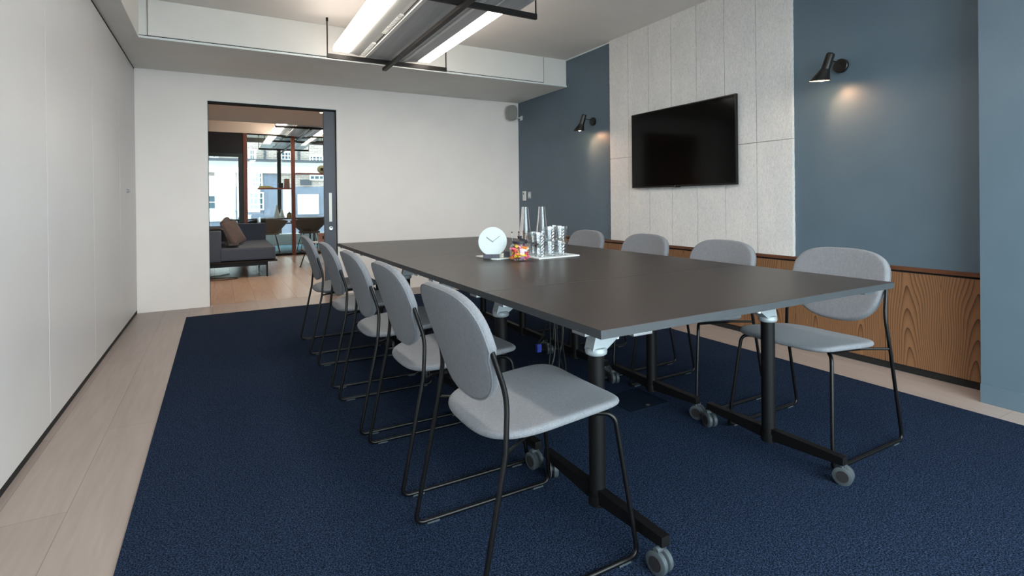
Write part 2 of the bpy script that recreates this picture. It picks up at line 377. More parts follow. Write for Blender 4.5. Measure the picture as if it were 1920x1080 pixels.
MB().box((wx0+.05, YB-.068, wz0+.05), (wx1-.05, YB-.062, wz1-.05)).build('pane', glass_m, w1, smooth=False)

# rug, flush on the oak
rug = MB().box((-.2792, YB+.5, 0.0005), (3.2788, 5.9018, .009)).build('rug', rug_m, bevel=.003)
tag(rug, 'large navy blue looped-pile rug covering the oak floor under the conference tables', 'rug')
hb = thing('floor_box', 'dark square power hatch let into the navy rug under the tables', 'floor box', (1.94, 2.13, .009))
MB().box((1.81, 2.02, .009), (2.07, 2.25, .014)).build('lid', hatch_m, hb, bevel=.002)
MB().box((1.93, 2.035, .0141), (1.95, 2.05, .018)).build('pull_tab', steel_m, hb)

# wood dado on the right wall
dad = thing('wood_dado', 'brown ash veneer dado along the blue wall with a capping rail and black plinth', 'wainscot', (XR, 1.754, 0))
ys = [1.2115, 1.754, 2.347, 2.94, 3.533, 3.88, 4.473, 5.066, 5.659, YF-.001]
for a, b in zip(ys, ys[1:]): MB().box((XR-.022, a+.002, .045), (XR-.0005, b-.002, .617)).build('veneer_panel', wood_m, dad, bevel=.0008)
MB().box((XR-.010, 1.2115, 0), (XR-.0005, YF-.001, .6295)).build('dark_backing', dark_m, dad)
MB().box((XR-.014, 1.2115, 0), (XR-.0105, YF-.001, .043)).build('plinth', dark_m, dad)
MB().box((XR-.026, 1.2115, .630), (XR-.0005, YF-.001, .6532)).build('capping_rail', cap_m, dad, bevel=.001)

# acoustic wall cladding
ac = thing('acoustic_wall_cladding', 'white wood-wool acoustic boards in tall strips covering the wall behind the television', 'acoustic panel', (XR, 3.38, .6535))
def rough_board(y0, y1, z0, z1):
    mb = MB(); bm = mb.bm
    def edge(n, f): return [f(k/n) for k in range(n+1)]
    pts = []
    j = lambda s: random.uniform(-s, s)
    ny, nz = 4, int((z1-z0)/.016)
    pts += [(y0+(y1-y0)*k/ny, z0+j(.0008)) for k in range(ny)]
    pts += [(y1+j(.0014), z0+(z1-z0)*k/nz) for k in range(nz)]
    pts += [(y1-(y1-y0)*k/ny, z1+j(.0008)) for k in range(ny)]
    pts += [(y0+j(.0014), z1-(z1-z0)*k/nz) for k in range(nz)]
    mb.prism(pts, XR-.028, XR-.0005, 'x'); return mb
Y0, Y1 = 2.3562, 4.4092; dy = (Y1-Y0)/7
for k in range(7):
    for z0, z1 in ((.655, 1.519), (1.5225, ZC-.001)):
        rough_board(Y0+k*dy+.002, Y0+(k+1)*dy-.002, z0, z1).build('acoustic_board', wool_m, ac, smooth=False, bevel=.0)

# ================================================================== CEILING FIXTURE
def fixture(label, y0, y1, bars, lit, group, ext=.11):
    """y0 nearer the camera, y1 further; bars: y of the crossbars; lit: list of (ya, yb) lit spans for the left/right tubes"""
    cx = 1.476; t = thing('suspended_light_fixture', label, 'ceiling light', (cx, (y0+y1)/2, ZC), group)
    for yb in bars:
        cb = MB().box((.887, yb-.012, 2.420), (2.065, yb+.012, 2.4605)).build('crossbar', bronze_m, t, bevel=.002)
        for x in (.892, 2.060):
            MB().cyl((x, yb, 2.44), (x, yb, ZC-.001), .006, n=10).build('hanger_rod', bronze_m, cb)
            MB().cyl((x, yb, ZC-.03), (x, yb, ZC-.0005), .011, n=12).build('ceiling_fixing', bronze_m, cb)
    MB().box((1.437, y0-ext, 2.390), (1.477, y1+ext, 2.4195)).build('centre_rail', bronze_m, t, bevel=.002)
    # housing: pressed panels over the crossbars
    MB().prism([(1.095,2.500),(1.188,2.480),(1.188,2.484),(1.095,2.504)], y0, y1, 'y').build('reflector_panel', fixl_m, t, smooth=False)
    MB().prism([(1.26,2.468),(1.35,2.474),(1.455,2.463),(1.455,2.467),(1.35,2.478),(1.26,2.472)], y0, y1, 'y').build('grey_panel', fixg_m, t, smooth=False)
    MB().prism([(1.455,2.463),(1.50,2.468),(1.60,2.472),(1.60,2.476),(1.455,2.467)], y0, y1, 'y').build('grey_panel', fixg_m, t, smooth=False)
    MB().box((1.232, y0, 2.462), (1.26, y1, 2.474)).build('light_strip_trim', fixl_m, t)
    MB().box((1.60, y0, 2.464), (1.625, y1, 2.474)).build('light_strip_trim', fixl_m, t)
    MB().prism([(1.625,2.474),(1.755,2.488),(1.755,2.492),(1.625,2.478)], y0, y1, 'y').build('reflector_panel', fixg_m, t, smooth=False)
    MB().box((1.09, y0, 2.53), (1.77, y1, 2.60)).build('housing', fixg_m, t, bevel=.004)
    sl = MB().box((1.188, y0, 2.492), (1.234, y1, 2.496)).build('vent_slot', dark_m, t)
    pl = [(y1-.03, 2.4918), (y0+.03, 2.4918)]; y = y0+.03; k = 0
    while y < y1-.05:
        if (k//14) % 2 == 0 or (y1-y) < .5: pl += [(y, 2.4905), (y, 2.474), (y+.010, 2.474), (y+.010, 2.4905)]
        y += .036; k += 1
    pl.append((y1-.03, 2.4905)); MB().prism(pl, 1.190, 1.226, 'x').build('vent_grille', fixl_m, sl, smooth=False)
    for side, (xa, xb) in (('l', (.945, 1.09)), ('r', (1.765, 1.885))):
        for (ya, yb, s) in lit:
            if s == side or s == 'b':
                df = MB().box((xa, ya, 2.490), (xb, yb, 2.538)).build('light_diffuser', tube_m, t, bevel=.01); MB().box((xa+.018, ya, 2.5385), (xb-.018, yb, 2.546)).build('upward_light_block', fixl_m, df)  # unseen cap added to hold back the glow on the ceiling
    for (ya, yb, s) in lit:
        if s == 'n': MB().box((.945, ya, 2.484), (1.09, yb, 2.53)).build('blank_cover', fixl_m, t, bevel=.003)
        if s in 'ln': MB().box((1.765, ya, 2.484), (1.95, yb, 2.53)).build('blank_cover', fixg_m, t, bevel=.003)
    return t
fixture('long grey ceiling fixture with two lit diffusers hung on bronze rods over the conference tables', -.25, 5.07, (-.21, 1.54, 3.29, 5.04),
        [(3.45, 5.05, 'b'), (1.70, 3.44, 'l'), (-.2, 1.69, 'b')], 'suspended light fixtures')  # last span is out of view, its lit diffusers added to light the room
fixture('grey ceiling fixture with lit diffusers seen through the doorway above the wooden shelves', 9.95, 11.70, (10.1,), [(9.97, 11.68, 'b')], 'suspended light fixtures', .02)
fixture('grey ceiling fixture seen through the glass partition beyond the wooden shelves', 12.1, 14.9, (12.5, 14.45), [(12.11, 14.89, 'n')], 'suspended light fixtures')

# ================================================================== WALL LAMPS
def lamp(y, z, label):
    t = thing('wall_lamp', label, 'wall lamp', (XR, y, z), 'black wall lamps')
    MB().lathe([(0,0),(.045,0),(.047,.004),(.047,.022),(.043,.026),(0,.027)], 36, (XR, y, z), Matrix.Rotation(-PI/2, 4, 'Y')).build('wall_plate', lampb_m, t)
    hx, hy, hz = XR-.125, y+.004, z+.022
    MB().tube([(XR-.025, y, z+.018), (XR-.06, y, z+.02), (hx+.01, hy, hz)], .0045, 10).build('arm', lampb_m, t)
    d = Vector((-.54, .84, 0)); tilt = .30
    ax = (Vector((0,0,-1))*math.cos(tilt)+d*math.sin(tilt)).normalized()
    top = Vector((hx-.012, hy+.01, hz))-ax*.052
    side = Vector((d.x, d.y, 0)); side = (side-ax*side.dot(ax)).normalized(); oth = ax.cross(side)
    mb = MB(); rings = []; n = 32
    spec = [(0,.010,0),(.0,.020,0),(.006,.026,0),(.012,.0275,0),(.105,.0275,0)]
    sg = 1 if oth.dot(Vector((-.75,-.65,-.1))) > 0 else -1
    def ring(dist, r, sh, cut=0):
        R = []
        for k in range(n):
            a = 2*PI*k/n; dd = dist+cut*(math.cos(a)+.48*sg*math.sin(a))
            R.append(mb.bm.verts.new(top+ax*dd+(side*math.cos(a)+oth*math.sin(a))*r+side*sh))
        rings.append(R)
    for dist, r, sh in spec: ring(dist, r, sh)
    ring(.112, .029, .001); ring(.190, .060, .012, .016); ring(.190, .0585, .012, .016); ring(.112, .027, .001)
    for A, B in zip(rings, rings[1:]):
        for k in range(n): mb.bm.faces.new((A[k], A[(k+1)%n], B[(k+1)%n], B[k]))
    mb.bm.faces.new(rings[0]); sh = mb.build('lamp_shade', lampb_m, t)
    lin_ = MB(); A = []
    for dist, r, s_, c in ((.115,.0262,.001,0),(.1895,.058,.012,.016)):
        A.append([lin_.bm.verts.new(top+ax*(dist+c*(math.cos(2*PI*k/n)+.48*sg*math.sin(2*PI*k/n)))+(side*math.cos(2*PI*k/n)+oth*math.sin(2*PI*k/n))*r+side*s_) for k in range(n)])
    for k in range(n): lin_.bm.faces.new((A[0][k], A[0][(k+1)%n], A[1][(k+1)%n], A[1][k]))
    lin_.bm.faces.new(A[0]); lin_.build('shade_lining', lampi_m, sh)
    bp = top+ax*.165+side*.008
    MB().lathe([(0,-.028),(.014,-.024),(.024,-.01),(.026,0),(.022,.014),(0,.022)], 20, bp).build('bulb', warm_m, t)
    l = bpy.data.lights.new('lamp_glow', 'SPOT'); l.energy = 5; l.color = (1,.54,.30); l.spot_size = 1.9; l.spot_blend = 1; l.shadow_soft_size = .02
    lo = bpy.data.objects.new('lamp_glow', l); COL.objects.link(lo); lo.parent = t
    lo.location = bp+ax*.045-Vector((XR, y, z)); tgt = Vector((.45, -.58, -.90)).normalized(); lo.rotation_euler = tgt.to_track_quat('-Z', 'Y').to_euler()
lamp(2.016, 1.977, 'black cone-shaded wall lamp on the blue wall nearest the camera, warm light in its mouth')
lamp(4.723, 1.970, 'black cone-shaded wall lamp on the blue wall between the television and the far corner')

# ================================================================== TELEVISION
tv = thing('television', 'wall-mounted black flat television hung on the white acoustic boards', 'television', (XR-.03, 3.415, 1.565))
ty0, ty1, tz0, tz1 = 2.8047, 4.0246, 1.1976, 1.9318; tx = XR-.042
MB().box((tx-.028, ty0, tz0), (tx, ty1, tz1)).build('casing', bezel_m, tv, bevel=.004)
MB().box((tx-.0295, ty0+.009, tz0+.016), (tx-.0275, ty1-.009, tz1-.009)).build('screen', screen_m, tv)
MB().box((tx-.001, 3.2, 1.4), (XR-.0285, 3.6, 1.75)).build('wall_bracket', blk_m, tv)
MB().box((tx-.030, 3.405, tz0-.006), (tx-.012, 3.455, tz0+.001)).build('sensor', bezel_m, tv, bevel=.002)
MB().cyl((tx-.0288, 3.455, tz0+.008), (tx-.0292, 3.455, tz0+.008), .0045, n=16).build('logo', steel_m, tv)

# ================================================================== SPEAKER, SWITCHES
sp = thing('wall_speaker', 'rounded white and grey loudspeaker bracketed in the far corner under the beam', 'loudspeaker', (3.60, 6.30, 2.27))
Ms = Matrix.Translation((3.545, 6.30, 2.295)) @ Matrix.Rotation(-.55, 4, 'Z') @ Matrix.Rotation(.10, 4, 'X')
def sup(n_, a, b):
    def f(th):
        if th is None: return 0., 0.
        c, s_ = math.cos(th), math.sin(th); return a*math.copysign(abs(c)**(2/n_), c), b*math.copysign(abs(s_)**(2/n_), s_)
    return f
MB().pad(sup(3.2,.072,.100), .020, lambda u,v_,t: Ms @ Vector((u, -.045-t, v_)), 40, 6).build('grille', grille_m, sp)
MB().pad(sup(3.2,.076,.104), .085, lambda u,v_,t: Ms @ Vector((u*(1-.25*max(0,-t/.0425)), .0-t, v_*(1-.12*max(0,-t/.0425)))), 40, 6).build('cabinet', wplast_m, sp)
MB().tube([Ms @ Vector((.02,.04,-.03)), (3.64, 6.33, 2.24), (3.70, 6.33, 2.235)], .009, 10).build('bracket', wplast_m, sp)
MB().box((3.7, 6.30, 2.205), (XR-.0005, 6.36, 2.265)).build('wall_plate', wplast_m, sp, bevel=.003)
th = thing('wall_controller', 'tall white wall controller with a dark dial, left of the pair by the far corner', 'switch', (XR, 6.265, 1.16))
MB().box((XR-.012, 6.225, 1.085), (XR-.0005, 6.305, 1.215)).build('body', wplast_m, th, bevel=.003)
MB().cyl((XR-.012, 6.275, 1.18), (XR-.016, 6.275, 1.18), .011, n=20).build('dial', castg_m, th)
MB().box((XR-.0135, 6.235, 1.095), (XR-.0115, 6.255, 1.11)).build('button', white_m, th)
sw = thing('light_switch', 'small square metal light switch, right of the pair by the far corner', 'switch', (XR, 6.135, 1.155))
MB().box((XR-.006, 6.098, 1.115), (XR-.0005, 6.173, 1.205)).build('plate', steel_m, sw, bevel=.002)
MB().box((XR-.010, 6.120, 1.14), (XR-.006, 6.130, 1.18)).build('rocker', wplast_m, sw); MB().box((XR-.010, 6.141, 1.14), (XR-.006, 6.151, 1.18)).build('rocker', wplast_m, sw)

# ================================================================== TABLES
TZ, TX0, TX1, TN, TD = .74, .8595, 2.323, 1.071, .6876
CXL, CXR_ = 1.112, 2.028
def make_table():
    t = thing('folding_table', 'x', 'table', (0,0,0), 'flip-top tables pushed together')
    xc = (TX0+TX1)/2; x0, x1 = TX0-xc, TX1-xc; h = TD/2
    MB().box((x0, -h+.001, TZ-.024), (x1, h-.001, TZ)).build('tabletop', [top_m], t, bevel=.0012)
    MB().box((x0-.0007, -h+.0006, TZ-.0235), (x1+.0007, h-.0006, TZ-.0015)).build('edge_band', edge_m, t)
    MB().box((CXL-xc+.02, -.018, .645), (CXR_-xc-.02, .018, .685)).build('underframe_beam', blk_m, t, bevel=.003)
    for cx, s in ((CXL-xc, 1), (CXR_-xc, -1)):
        col = MB().cyl((cx, 0, .055), (cx, 0, .556), .0275, n=28); lg = col.build('column', blk_m, t)
        MB().cyl((cx, 0, .05), (cx, 0, .085), .031, n=28).build('column_foot_sleeve', blk_m, lg)
        ft = MB().prism([(-.312,.078),(-.035,.060),(.035,.060),(.312,.078),(.312,.108),(-.312,.108)], cx-.016, cx+.016, 'x').build('foot_bar', blk_m, t, bevel=.002)
        # cast aluminium flip joint: collar, wedge arm and locking paddle
        jb = MB().lathe([(0,.556),(.026,.553),(.036,.558),(.038,.568),(.034,.580),(.0,.584)], 28, (cx,0,0))
        jb.prism([(cx-s*.033,.572),(cx+s*.028,.572),(cx+s*.086,.612),(cx+s*.094,.700),(cx+s*.048,.700),(cx-s*.016,.630)][::s], -.024, .024, 'y')
        j = jb.build('flip_joint', alu_m, t, bevel=.004)
        MB().box((min(cx-s*.03,cx+s*.12), -.10, .700), (max(cx-s*.03,cx+s*.12), .10, .7155)).build('mounting_plate', alu_m, t, bevel=.003)
        MB().lathe([(0,-.02),(.030,-.02),(.034,-.012),(.034,.012),(.030,.02),(0,.02)], 28, (cx+s*.112, -.0, .648), Matrix.Rotation(PI/2,4,'Y')).build('locking_paddle', alu_m, j)
        MB().cyl((cx+s*.078, -.015, .612), (cx+s*.078, -.015, .601), .008, n=14).build('release_button', wplast_m, j)
        for e in (-1, 1):
            yc = e*.298; c = Vector((cx+.012*s*e, yc, .034)); a = -.05-.30*e+.2*cx
            dx = Vector((math.cos(a), math.sin(a), 0))
            cs = MB()
            for q in (-1, 1):
                p = c+dx*q*.013; cs.tube([p-dx*.009, p-dx*.007, p+dx*.007, p+dx*.009], [.030,.034,.034,.030], 28)
            w = cs.build('caster', castg_m, t)
            MB().cyl(c-dx*.0235, c+dx*.0235, .021, n=24).build('hub_cap', castd_m, w)
            MB().cyl((cx, yc, .062), (cx, yc, .090), .010, n=14).build('caster_stem', steel_m, w)
            MB().tube([c+Vector((0,0,.0355))-dx*.018, c+Vector((0,0,.036))+dx*.018], .010, 14).build('caster_fork', castg_m, w)
    for x in (x0+.155, x1-.155):                # linking clips under the edges
        for e in (-1, 1): MB().box((x-.034, e*(h-.022)-.010, .705), (x+.034, e*(h-.022)+.010, .7155)).build('linking_clip', steel_m, t, bevel=.001)
    for x in (x0+.016, x1-.016):
        for yy in (-.235, .235): MB().box((x-.009, yy-.03, .705), (x+.009, yy+.03, .7155)).build('linking_clip', steel_m, t, bevel=.001)
    return t
tlab = ['dark brown-topped folding table nearest the camera, with aluminium leg joints',
        'dark folding table second from the camera in the joined conference row',
        'dark folding table in the middle of the row, under the sweets jar and tumblers',
        'dark folding table fourth from the camera in the joined conference row',
        'dark folding table at the far end of the joined row, nearest the doorway wall']
tb = make_table(); TXC = (TX0+TX1)/2
for k in range(5):
    o = tb if k == 0 else dup(tb, (0,0,0))
    o.location = (TXC, TN+TD*(k+.5), 0.009); o['label'] = tlab[k]
for ob in tb.children: pass

# ================================================================== CHAIRS  (u forward = local +x, rear floor corner at u=0, v = local y)
def make_chair():
    t = thing('dining_chair', 'x', 'chair', (0,0,0), 'grey upholstered chairs round the tables')
    V = .241; r = .0075
    def out(th):
        if th is None: return .308, 0.
        c, s_ = math.cos(th), math.sin(th); n_ = 6.5 if c > 0 else 3.3
        v_ = .220*math.copysign(abs(s_)**(2/n_), s_)
        return .308+.231*math.copysign(abs(c)**(2/n_), c), v_
    def warp(u, v_, tt):
        q = (u-.308)/.231; z = .447+.019*q-.010*max(0,q)**4+.007*(abs(v_)/.22)**2
        return Vector((u, v_, z+tt*(1-.15*abs(q)**3)))
    MB().pad(out, .025, warp, 72).build('seat', fab_m, t)
    MB().pad(lambda th: (.308+(out(th)[0]-.308)*.86, out(th)[1]*.86), .008, lambda u,v_,tt: warp(u,v_,tt)-Vector((0,0,.016))).build('seat_shell', blk_m, t)
    # backrest: pad in v-z, wrapped slightly round the sitter
    def bo(th):
        if th is None: return 0., .688
        c, s_ = math.cos(th), math.sin(th); n_ = 3.1 if s_ > 0 else 2.45
        return (.221 if s_ >= 0 else .204)*math.copysign(abs(c)**(2/n_), c), .688+(.147 if s_ > 0 else .184)*math.copysign(abs(s_)**(2/n_), s_)
    def bw(v_, z, tt):
        u = .054-.33*(z-.70)-.3*max(0,.62-z)**1.6 + .40*v_*v_
        nz = Vector((1, -.8*v_, .3)).normalized()
        return Vector((u, v_, z))+nz*tt
    bk = MB().pad(bo, .032, bw).build('backrest', fab_m, t)
    # upholstery piping along the rear edge
    pts = [];
    for k in range(72):
        v_, z = bo(2*PI*k/72); v_ *= .985; z = .688+(z-.688)*.985; p = bw(v_, z, -.0135); pts.append(p)
    MB().tube(pts, .0022, 6, closed=True).build('piping', fab_m, bk)
    for s in (-1, 1):
        y = s*V
        side = [(.066, s*.211, .712), (.085, s*.216, .650), (.113, s*.224, .56), (.100, s*.237, .42), (.030, y, .055)]
        low = [(.004, y, .0165), (.555, y, .0165)]
        up_ = [(.545, y, .06), (.485, s*.232, .440)]
        p = rpath(side[:3]+[side[3]], .05, 8)[:-1]
        p += rpath([side[3], Vector((.012, y, .0085)), Vector((.545, y, .0085)), Vector((.488, s*.208, .436)), Vector((.43, s*.160, .432)), Vector((.24, s*.155, .418)), Vector((.20, s*.165, .417))], .035, 8)
        MB().tube([Vector(q) for q in p], r, 12).build('frame_loop', blktube_m, t)
        MB().tube([(.21, s*.163, .417), (.100, s*.236, .418)], .0055, 10).build('seat_strut', blktube_m, t)
        for u in (.075, .49): MB().box((u-.022, y-.0075, 0.0), (u+.022, y+.0075, .0055)).build('glide', castg_m, t)
    MB().tube([(.40,-.16,.430),(.40,.16,.430)], .006, 10).build('seat_crossbar', blktube_m, t)
    MB().tube([(.22,-.16,.417),(.22,.16,.417)], .006, 10).build('seat_crossbar', blktube_m, t)
    return t
ch = make_chair()
RZ = .009
spots = [(.545, 1.437, 0, 'grey upholstered chair nearest the camera in the left row, its whole seat in view'),
 (.557, 2.100, 0, 'grey chair second from the camera in the left row, just behind the nearest one'),
 (.545, 2.695, 0, 'grey chair in the middle of the left row of five'),
 (.545, 3.395, 0, 'grey chair fourth from the camera in the left row, beside the navy rug edge'),
 (.540, 4.175, 0, 'grey chair at the far end of the left row, nearest the doorway'),
 (2.632, 1.423, PI, 'grey chair nearest the camera on the right side, by the wood dado'),
 (2.590, 2.058, PI, 'grey chair second from the camera on the right side, before the nearer white boards'),
 (2.630, 2.730, PI, 'grey chair third from the camera on the right side, below the television'),
 (2.630, 3.395, PI, 'grey chair at the far end of the right side, beside the tumblers')]
for k, (x, y, a, lb) in enumerate(spots):
    o = ch if k == 0 else dup(ch, (0,0,0))
    o.location = (x, y, RZ); o.rotation_euler = (0, 0, a); o['label'] = lb

# ================================================================== THINGS ON THE TABLES
ZT = TZ+.009
def tray(name, poly, label):
    o = MB().prism(poly, ZT+.001, ZT+.008, 'z').build(name, white_m, bevel=.002); cxy = (sum(p[0] for p in poly)/len(poly), sum(p[1] for p in poly)/len(poly), ZT+.001)
    centre_origin(o, cxy); return tag(o, label, 'tray', 'white trays on the table')
SC = (CAMH-ZT)/(CAMH-.735)    # bring floor-plan readings taken at .735 to this height
def P(x, y): return (x*SC, y*SC)
tray('serving_tray', [P(1.409,2.991), P(1.419,2.79), P(1.44,2.76), P(1.62,2.79), P(1.66,2.83), P(1.65,3.03)], 'small white tray holding the round clock and two little grey boxes')
tray('serving_tray', [P(1.655,2.637), P(1.976,2.669), P(1.96,3.00), P(1.665,3.00)], 'larger white tray holding the water carafes and stacked tumblers')
ZTR = ZT+.0085
ck = thing('table_clock', 'round white desk clock with pale hands standing on the small white tray', 'clock', (*P(1.437,2.812), ZTR))
cx_, cy_ = P(1.437, 2.812); Rk = .083; aim = -YAW+.05
Mc = Matrix.Translation((cx_, cy_, ZTR+.012+Rk)) @ Matrix.Rotation(aim-.0, 4, 'Z')
Mr = Mc @ Matrix.Rotation(PI/2, 4, 'X')
MB().lathe([(0,-.005),(Rk-.002,-.005),(Rk,-.003),(Rk,.003),(Rk-.002,.005),(0,.005)], 64, (0,0,0), Mr).build('face', mat('pale_clock_face', rgb(190,200,201), .5), ck)
hand_m = mat('pale_grey_hand', rgb(122,130,132), .5)
def hand(a, L, w):
    mb = MB(); u = Vector((math.sin(a), 0, math.cos(a))); p = Vector((math.cos(a), 0, -math.sin(a)))
    vs = [Vector((0,-.0065,0))-u*.004+p*w, Vector((0,-.0065,0))-u*.004-p*w, Vector((0,-.0065,0))+u*L-p*w, Vector((0,-.0065,0))+u*L+p*w]
    A = [mb.bm.verts.new(Mc @ q) for q in vs]; B = [mb.bm.verts.new(Mc @ (q+Vector((0,-.0015,0)))) for q in vs]
    for k in range(4): mb.bm.faces.new((A[k], A[(k+1)%4], B[(k+1)%4], B[k]))
    mb.bm.faces.new(A); mb.bm.faces.new(B[::-1]); return mb
hand(-.93, .044, .0022).build('hour_hand', hand_m, ck, smooth=False); hand(.93, .054, .0016).build('minute_hand', hand_m, ck, smooth=False)
MB().box((-.056,-.018,-Rk-.0118), (.040,.018,-Rk+.010), Mc).build('stand', slate_m, ck, bevel=.002)
for (x, y, w, lb) in ((1.535, 2.80, .024, 'little dark grey felt box on the small tray between the clock and the sweets jar'),):
    bx, by = P(x, y); Mb = Matrix.Translation((bx, by, ZTR)) @ Matrix.Rotation(aim, 4, 'Z')
    o = MB().box((-w,-.016,0), (w+.01,.016,.034), Mb).build('felt_box', slate_m, bevel=.002); centre_origin(o, (bx, by, ZTR)); tag(o, lb, 'box')
bx, by = P(1.493, 2.79)
ds = thing('pin_dish', 'tiny clear dish on the small tray beside the white clock', 'dish', (bx, by, ZTR)); MB().lathe([(0,0),(.014,0),(.016,.022),(.0145,.022),(.0125,.002),(0,.002)], 24, (bx, by, ZTR)).build('glass_cup', jglass_m, ds)
# sweets jar
jx, jy = P(1.546, 2.675)
jar = thing('sweets_jar', 'clear glass jar full of bright wrapped sweets with a black knobbed lid', 'jar', (jx, jy, ZT))
MB().lathe([(r_, z_*.91) for r_, z_ in [(0,.002),(.050,.0),(.057,.006),(.058,.03),(.058,.075),(.052,.092),(.040,.102),(.040,.110),(.038,.110),(.038,.101),(.050,.090),(.056,.074),(.056,.03),(.055,.009),(.049,.005),(0,.006)]], 48, (jx, jy, ZT)).build('glass_body', jglass_m, jar)
MB().lathe([(r_, z_*.91) for r_, z_ in [(0,.106),(.040,.106),(.044,.110),(.044,.121),(.036,.128),(.018,.134),(.012,.137),(.010,.140),(.014,.146),(.012,.152),(0,.154)]], 40, (jx, jy, ZT)).build('lid', mat('black_rubber_lid', rgb(38,38,44), .5), jar)
cols = [('red', (206,44,52)), ('yellow', (244,206,60)), ('pink', (238,110,140)), ('white', (240,236,230)), ('orange', (240,140,60)), ('purple', (150,60,130))]
protos = []
for nm, c in cols:
    mb = MB(); mb.lathe([(.004,-.017),(.008,-.016),(.0025,-.010),(.0075,-.007),(.0088,0),(.0075,.007),(.0025,.010),(.008,.016),(.004,.017)], 12)
    o = mb.build('wrapped_sweet', mat(nm+'_foil', rgb(*c), .25, 0, .6))
    tag(o, nm+' wrapped sweet inside the clear glass jar', 'sweet', 'wrapped sweets in the jar'); protos.append(o)
cand = []; tries = 0
while len(cand) < 64 and tries < 20000:
    tries += 1
    a = random.uniform(0, 2*PI); rr = .043*math.sqrt(random.random()); z = random.uniform(.015, .081)
    if z > .068: rr *= .8
    p = Vector((jx+rr*math.cos(a), jy+rr*math.sin(a), ZT+z))
    if all((p-q).length > .0148 for q in cand): cand.append(p)
for k, p in enumerate(cand):
    o = protos[k] if k < 6 else protos[k % 6].copy()
    if k >= 6: COL.objects.link(o)
    o.location = p; o.rotation_euler = (random.uniform(0,3), random.uniform(0,3), random.uniform(0,3))
# carafes
def carafe(x, y, label):
    t = thing('water_carafe', label, 'carafe', (x, y, ZTR), 'glass water carafes')
    MB().lathe([(0,.0),(.042,.0),(.046,.006),(.046,.03),(.041,.09),(.033,.16),(.026,.22),(.0205,.29),(.0188,.29),(.0242,.22),(.0312,.16),(.039,.09),(.0438,.032),(.041,.010),(0,.008)], 44, (x, y, ZTR)).build('glass_body', tglass_m, t)
    return t
x, y = P(1.735, 2.93); carafe(x, y, 'tall tapering glass carafe nearer the clock, behind the sweets jar')
x, y = P(1.845, 2.90); carafe(x, y, 'tall tapering glass carafe directly behind the stacked tumblers')
# tumblers: cut glass, stacked two high
def tumbler_mesh():
    mb = MB(); n = 10; R0, R1, H = .031, .037, .086; rings = []
    rows = 7
    for j in range(rows+1):
        z = .004+(H-.022)*j/rows; rr = R0+(R1-R0)*z/H
        rings.append([mb.bm.verts.new(((rr*(1.0 if (k+j) % 2 else .94)+.0006*math.sin(k*7.3+j*3.1))*math.cos(PI*k/n), (rr*(1.0 if (k+j) % 2 else .94)+.0006*math.sin(k*7.3+j*3.1))*math.sin(PI*k/n), z)) for k in range(2*n)])
    for z, r_ in ((H-.014, R1), (H, R1), (H, R1-.002), (.014, R0-.005)):
        rings.append([mb.bm.verts.new((r_*math.cos(PI*k/n), r_*math.sin(PI*k/n), z)) for k in range(2*n)])
    for A, B in zip(rings, rings[1:]):
        for k in range(2*n): mb.bm.faces.new((A[k], A[(k+1)%(2*n)], B[(k+1)%(2*n)], B[k]))
    mb.bm.faces.new(rings[0][::-1]); mb.bm.faces.new(rings[-1]); return mb
tum = tumbler_mesh().build('glass_tumbler', cut_m, smooth=False)
tag(tum, 'x', 'glass', 'cut glass tumblers on the tray')
gpos = [(1.690,2.685,0,'lower front-left'),(1.775,2.690,0,'lower front-middle'),(1.858,2.700,0,'lower front-right'),(1.71,2.775,0,'lower back-left'),(1.79,2.785,0,'lower back-middle'),(1.875,2.79,0,'lower back-right'),
 (1.690,2.685,.0555,'nested front-left'),(1.775,2.690,.0875,'upper front-middle'),(1.858,2.700,.0875,'upper front-right'),(1.71,2.775,.0555,'nested back-left'),(1.79,2.785,.0555,'nested back-middle'),(1.875,2.79,.0875,'upper back-right')]
for k, (x, y, dz, w) in enumerate(gpos):
    o = tum if k == 0 else tum.copy()
    if k: COL.objects.link(o)
    x, y = P(x, y); o.location = (x, y, ZTR+dz); o.rotation_euler = (0,0,.3*(k%6))
    o['label'] = w+' cut glass tumbler of the stack on the larger white tray'
sx, sy = P(1.60, 2.86)
st = thing('cocktail_pick', 'thin stick with a small dark ball tip rising behind the sweets jar lid', 'stick', (sx, sy, ZTR))
MB().cyl((sx, sy, ZTR), (sx-.002, sy, ZTR+.135), .0012, n=8).build('stick', steel_m, st); MB().lathe([(0,-.005),(.004,-.003),(.005,0),(.004,.003),(0,.005)], 14, (sx-.002, sy, ZTR+.139)).build('ball_tip', dmug_m, st)

# hanging cable bundle under the second table
cb = thing('cable_bundle', 'black looped cables with a blue video plug hanging under the tables', 'cables', (1.29, 1.93, .70))
for k in range(5):
    a = k*1.1; pts = []
    for j in range(25):
        s = j/24; ang = s*2*PI*1.4+a
        pts.append(Vector((1.29+.035*math.sin(a)+.045*math.sin(ang)*s, 1.93+.05*math.cos(a)*s+.03*math.cos(ang*.7), .715-.42*math.sin(min(1,s*1.2)*PI/2)+.06*math.cos(ang)*s)))
    MB().tube(pts, .0035, 8).build('cable', cable_m, cb)
pg = MB().tube([(1.29,1.97,.70),(1.30,2.0,.55),(1.295,2.04,.46),(1.285,2.06,.43)], .0035, 8).build('plug_lead', cable_m, cb)
MB().box((1.270,2.045,.388), (1.293,2.063,.425)).build('blue_plug', bplug_m, cb, bevel=.003)

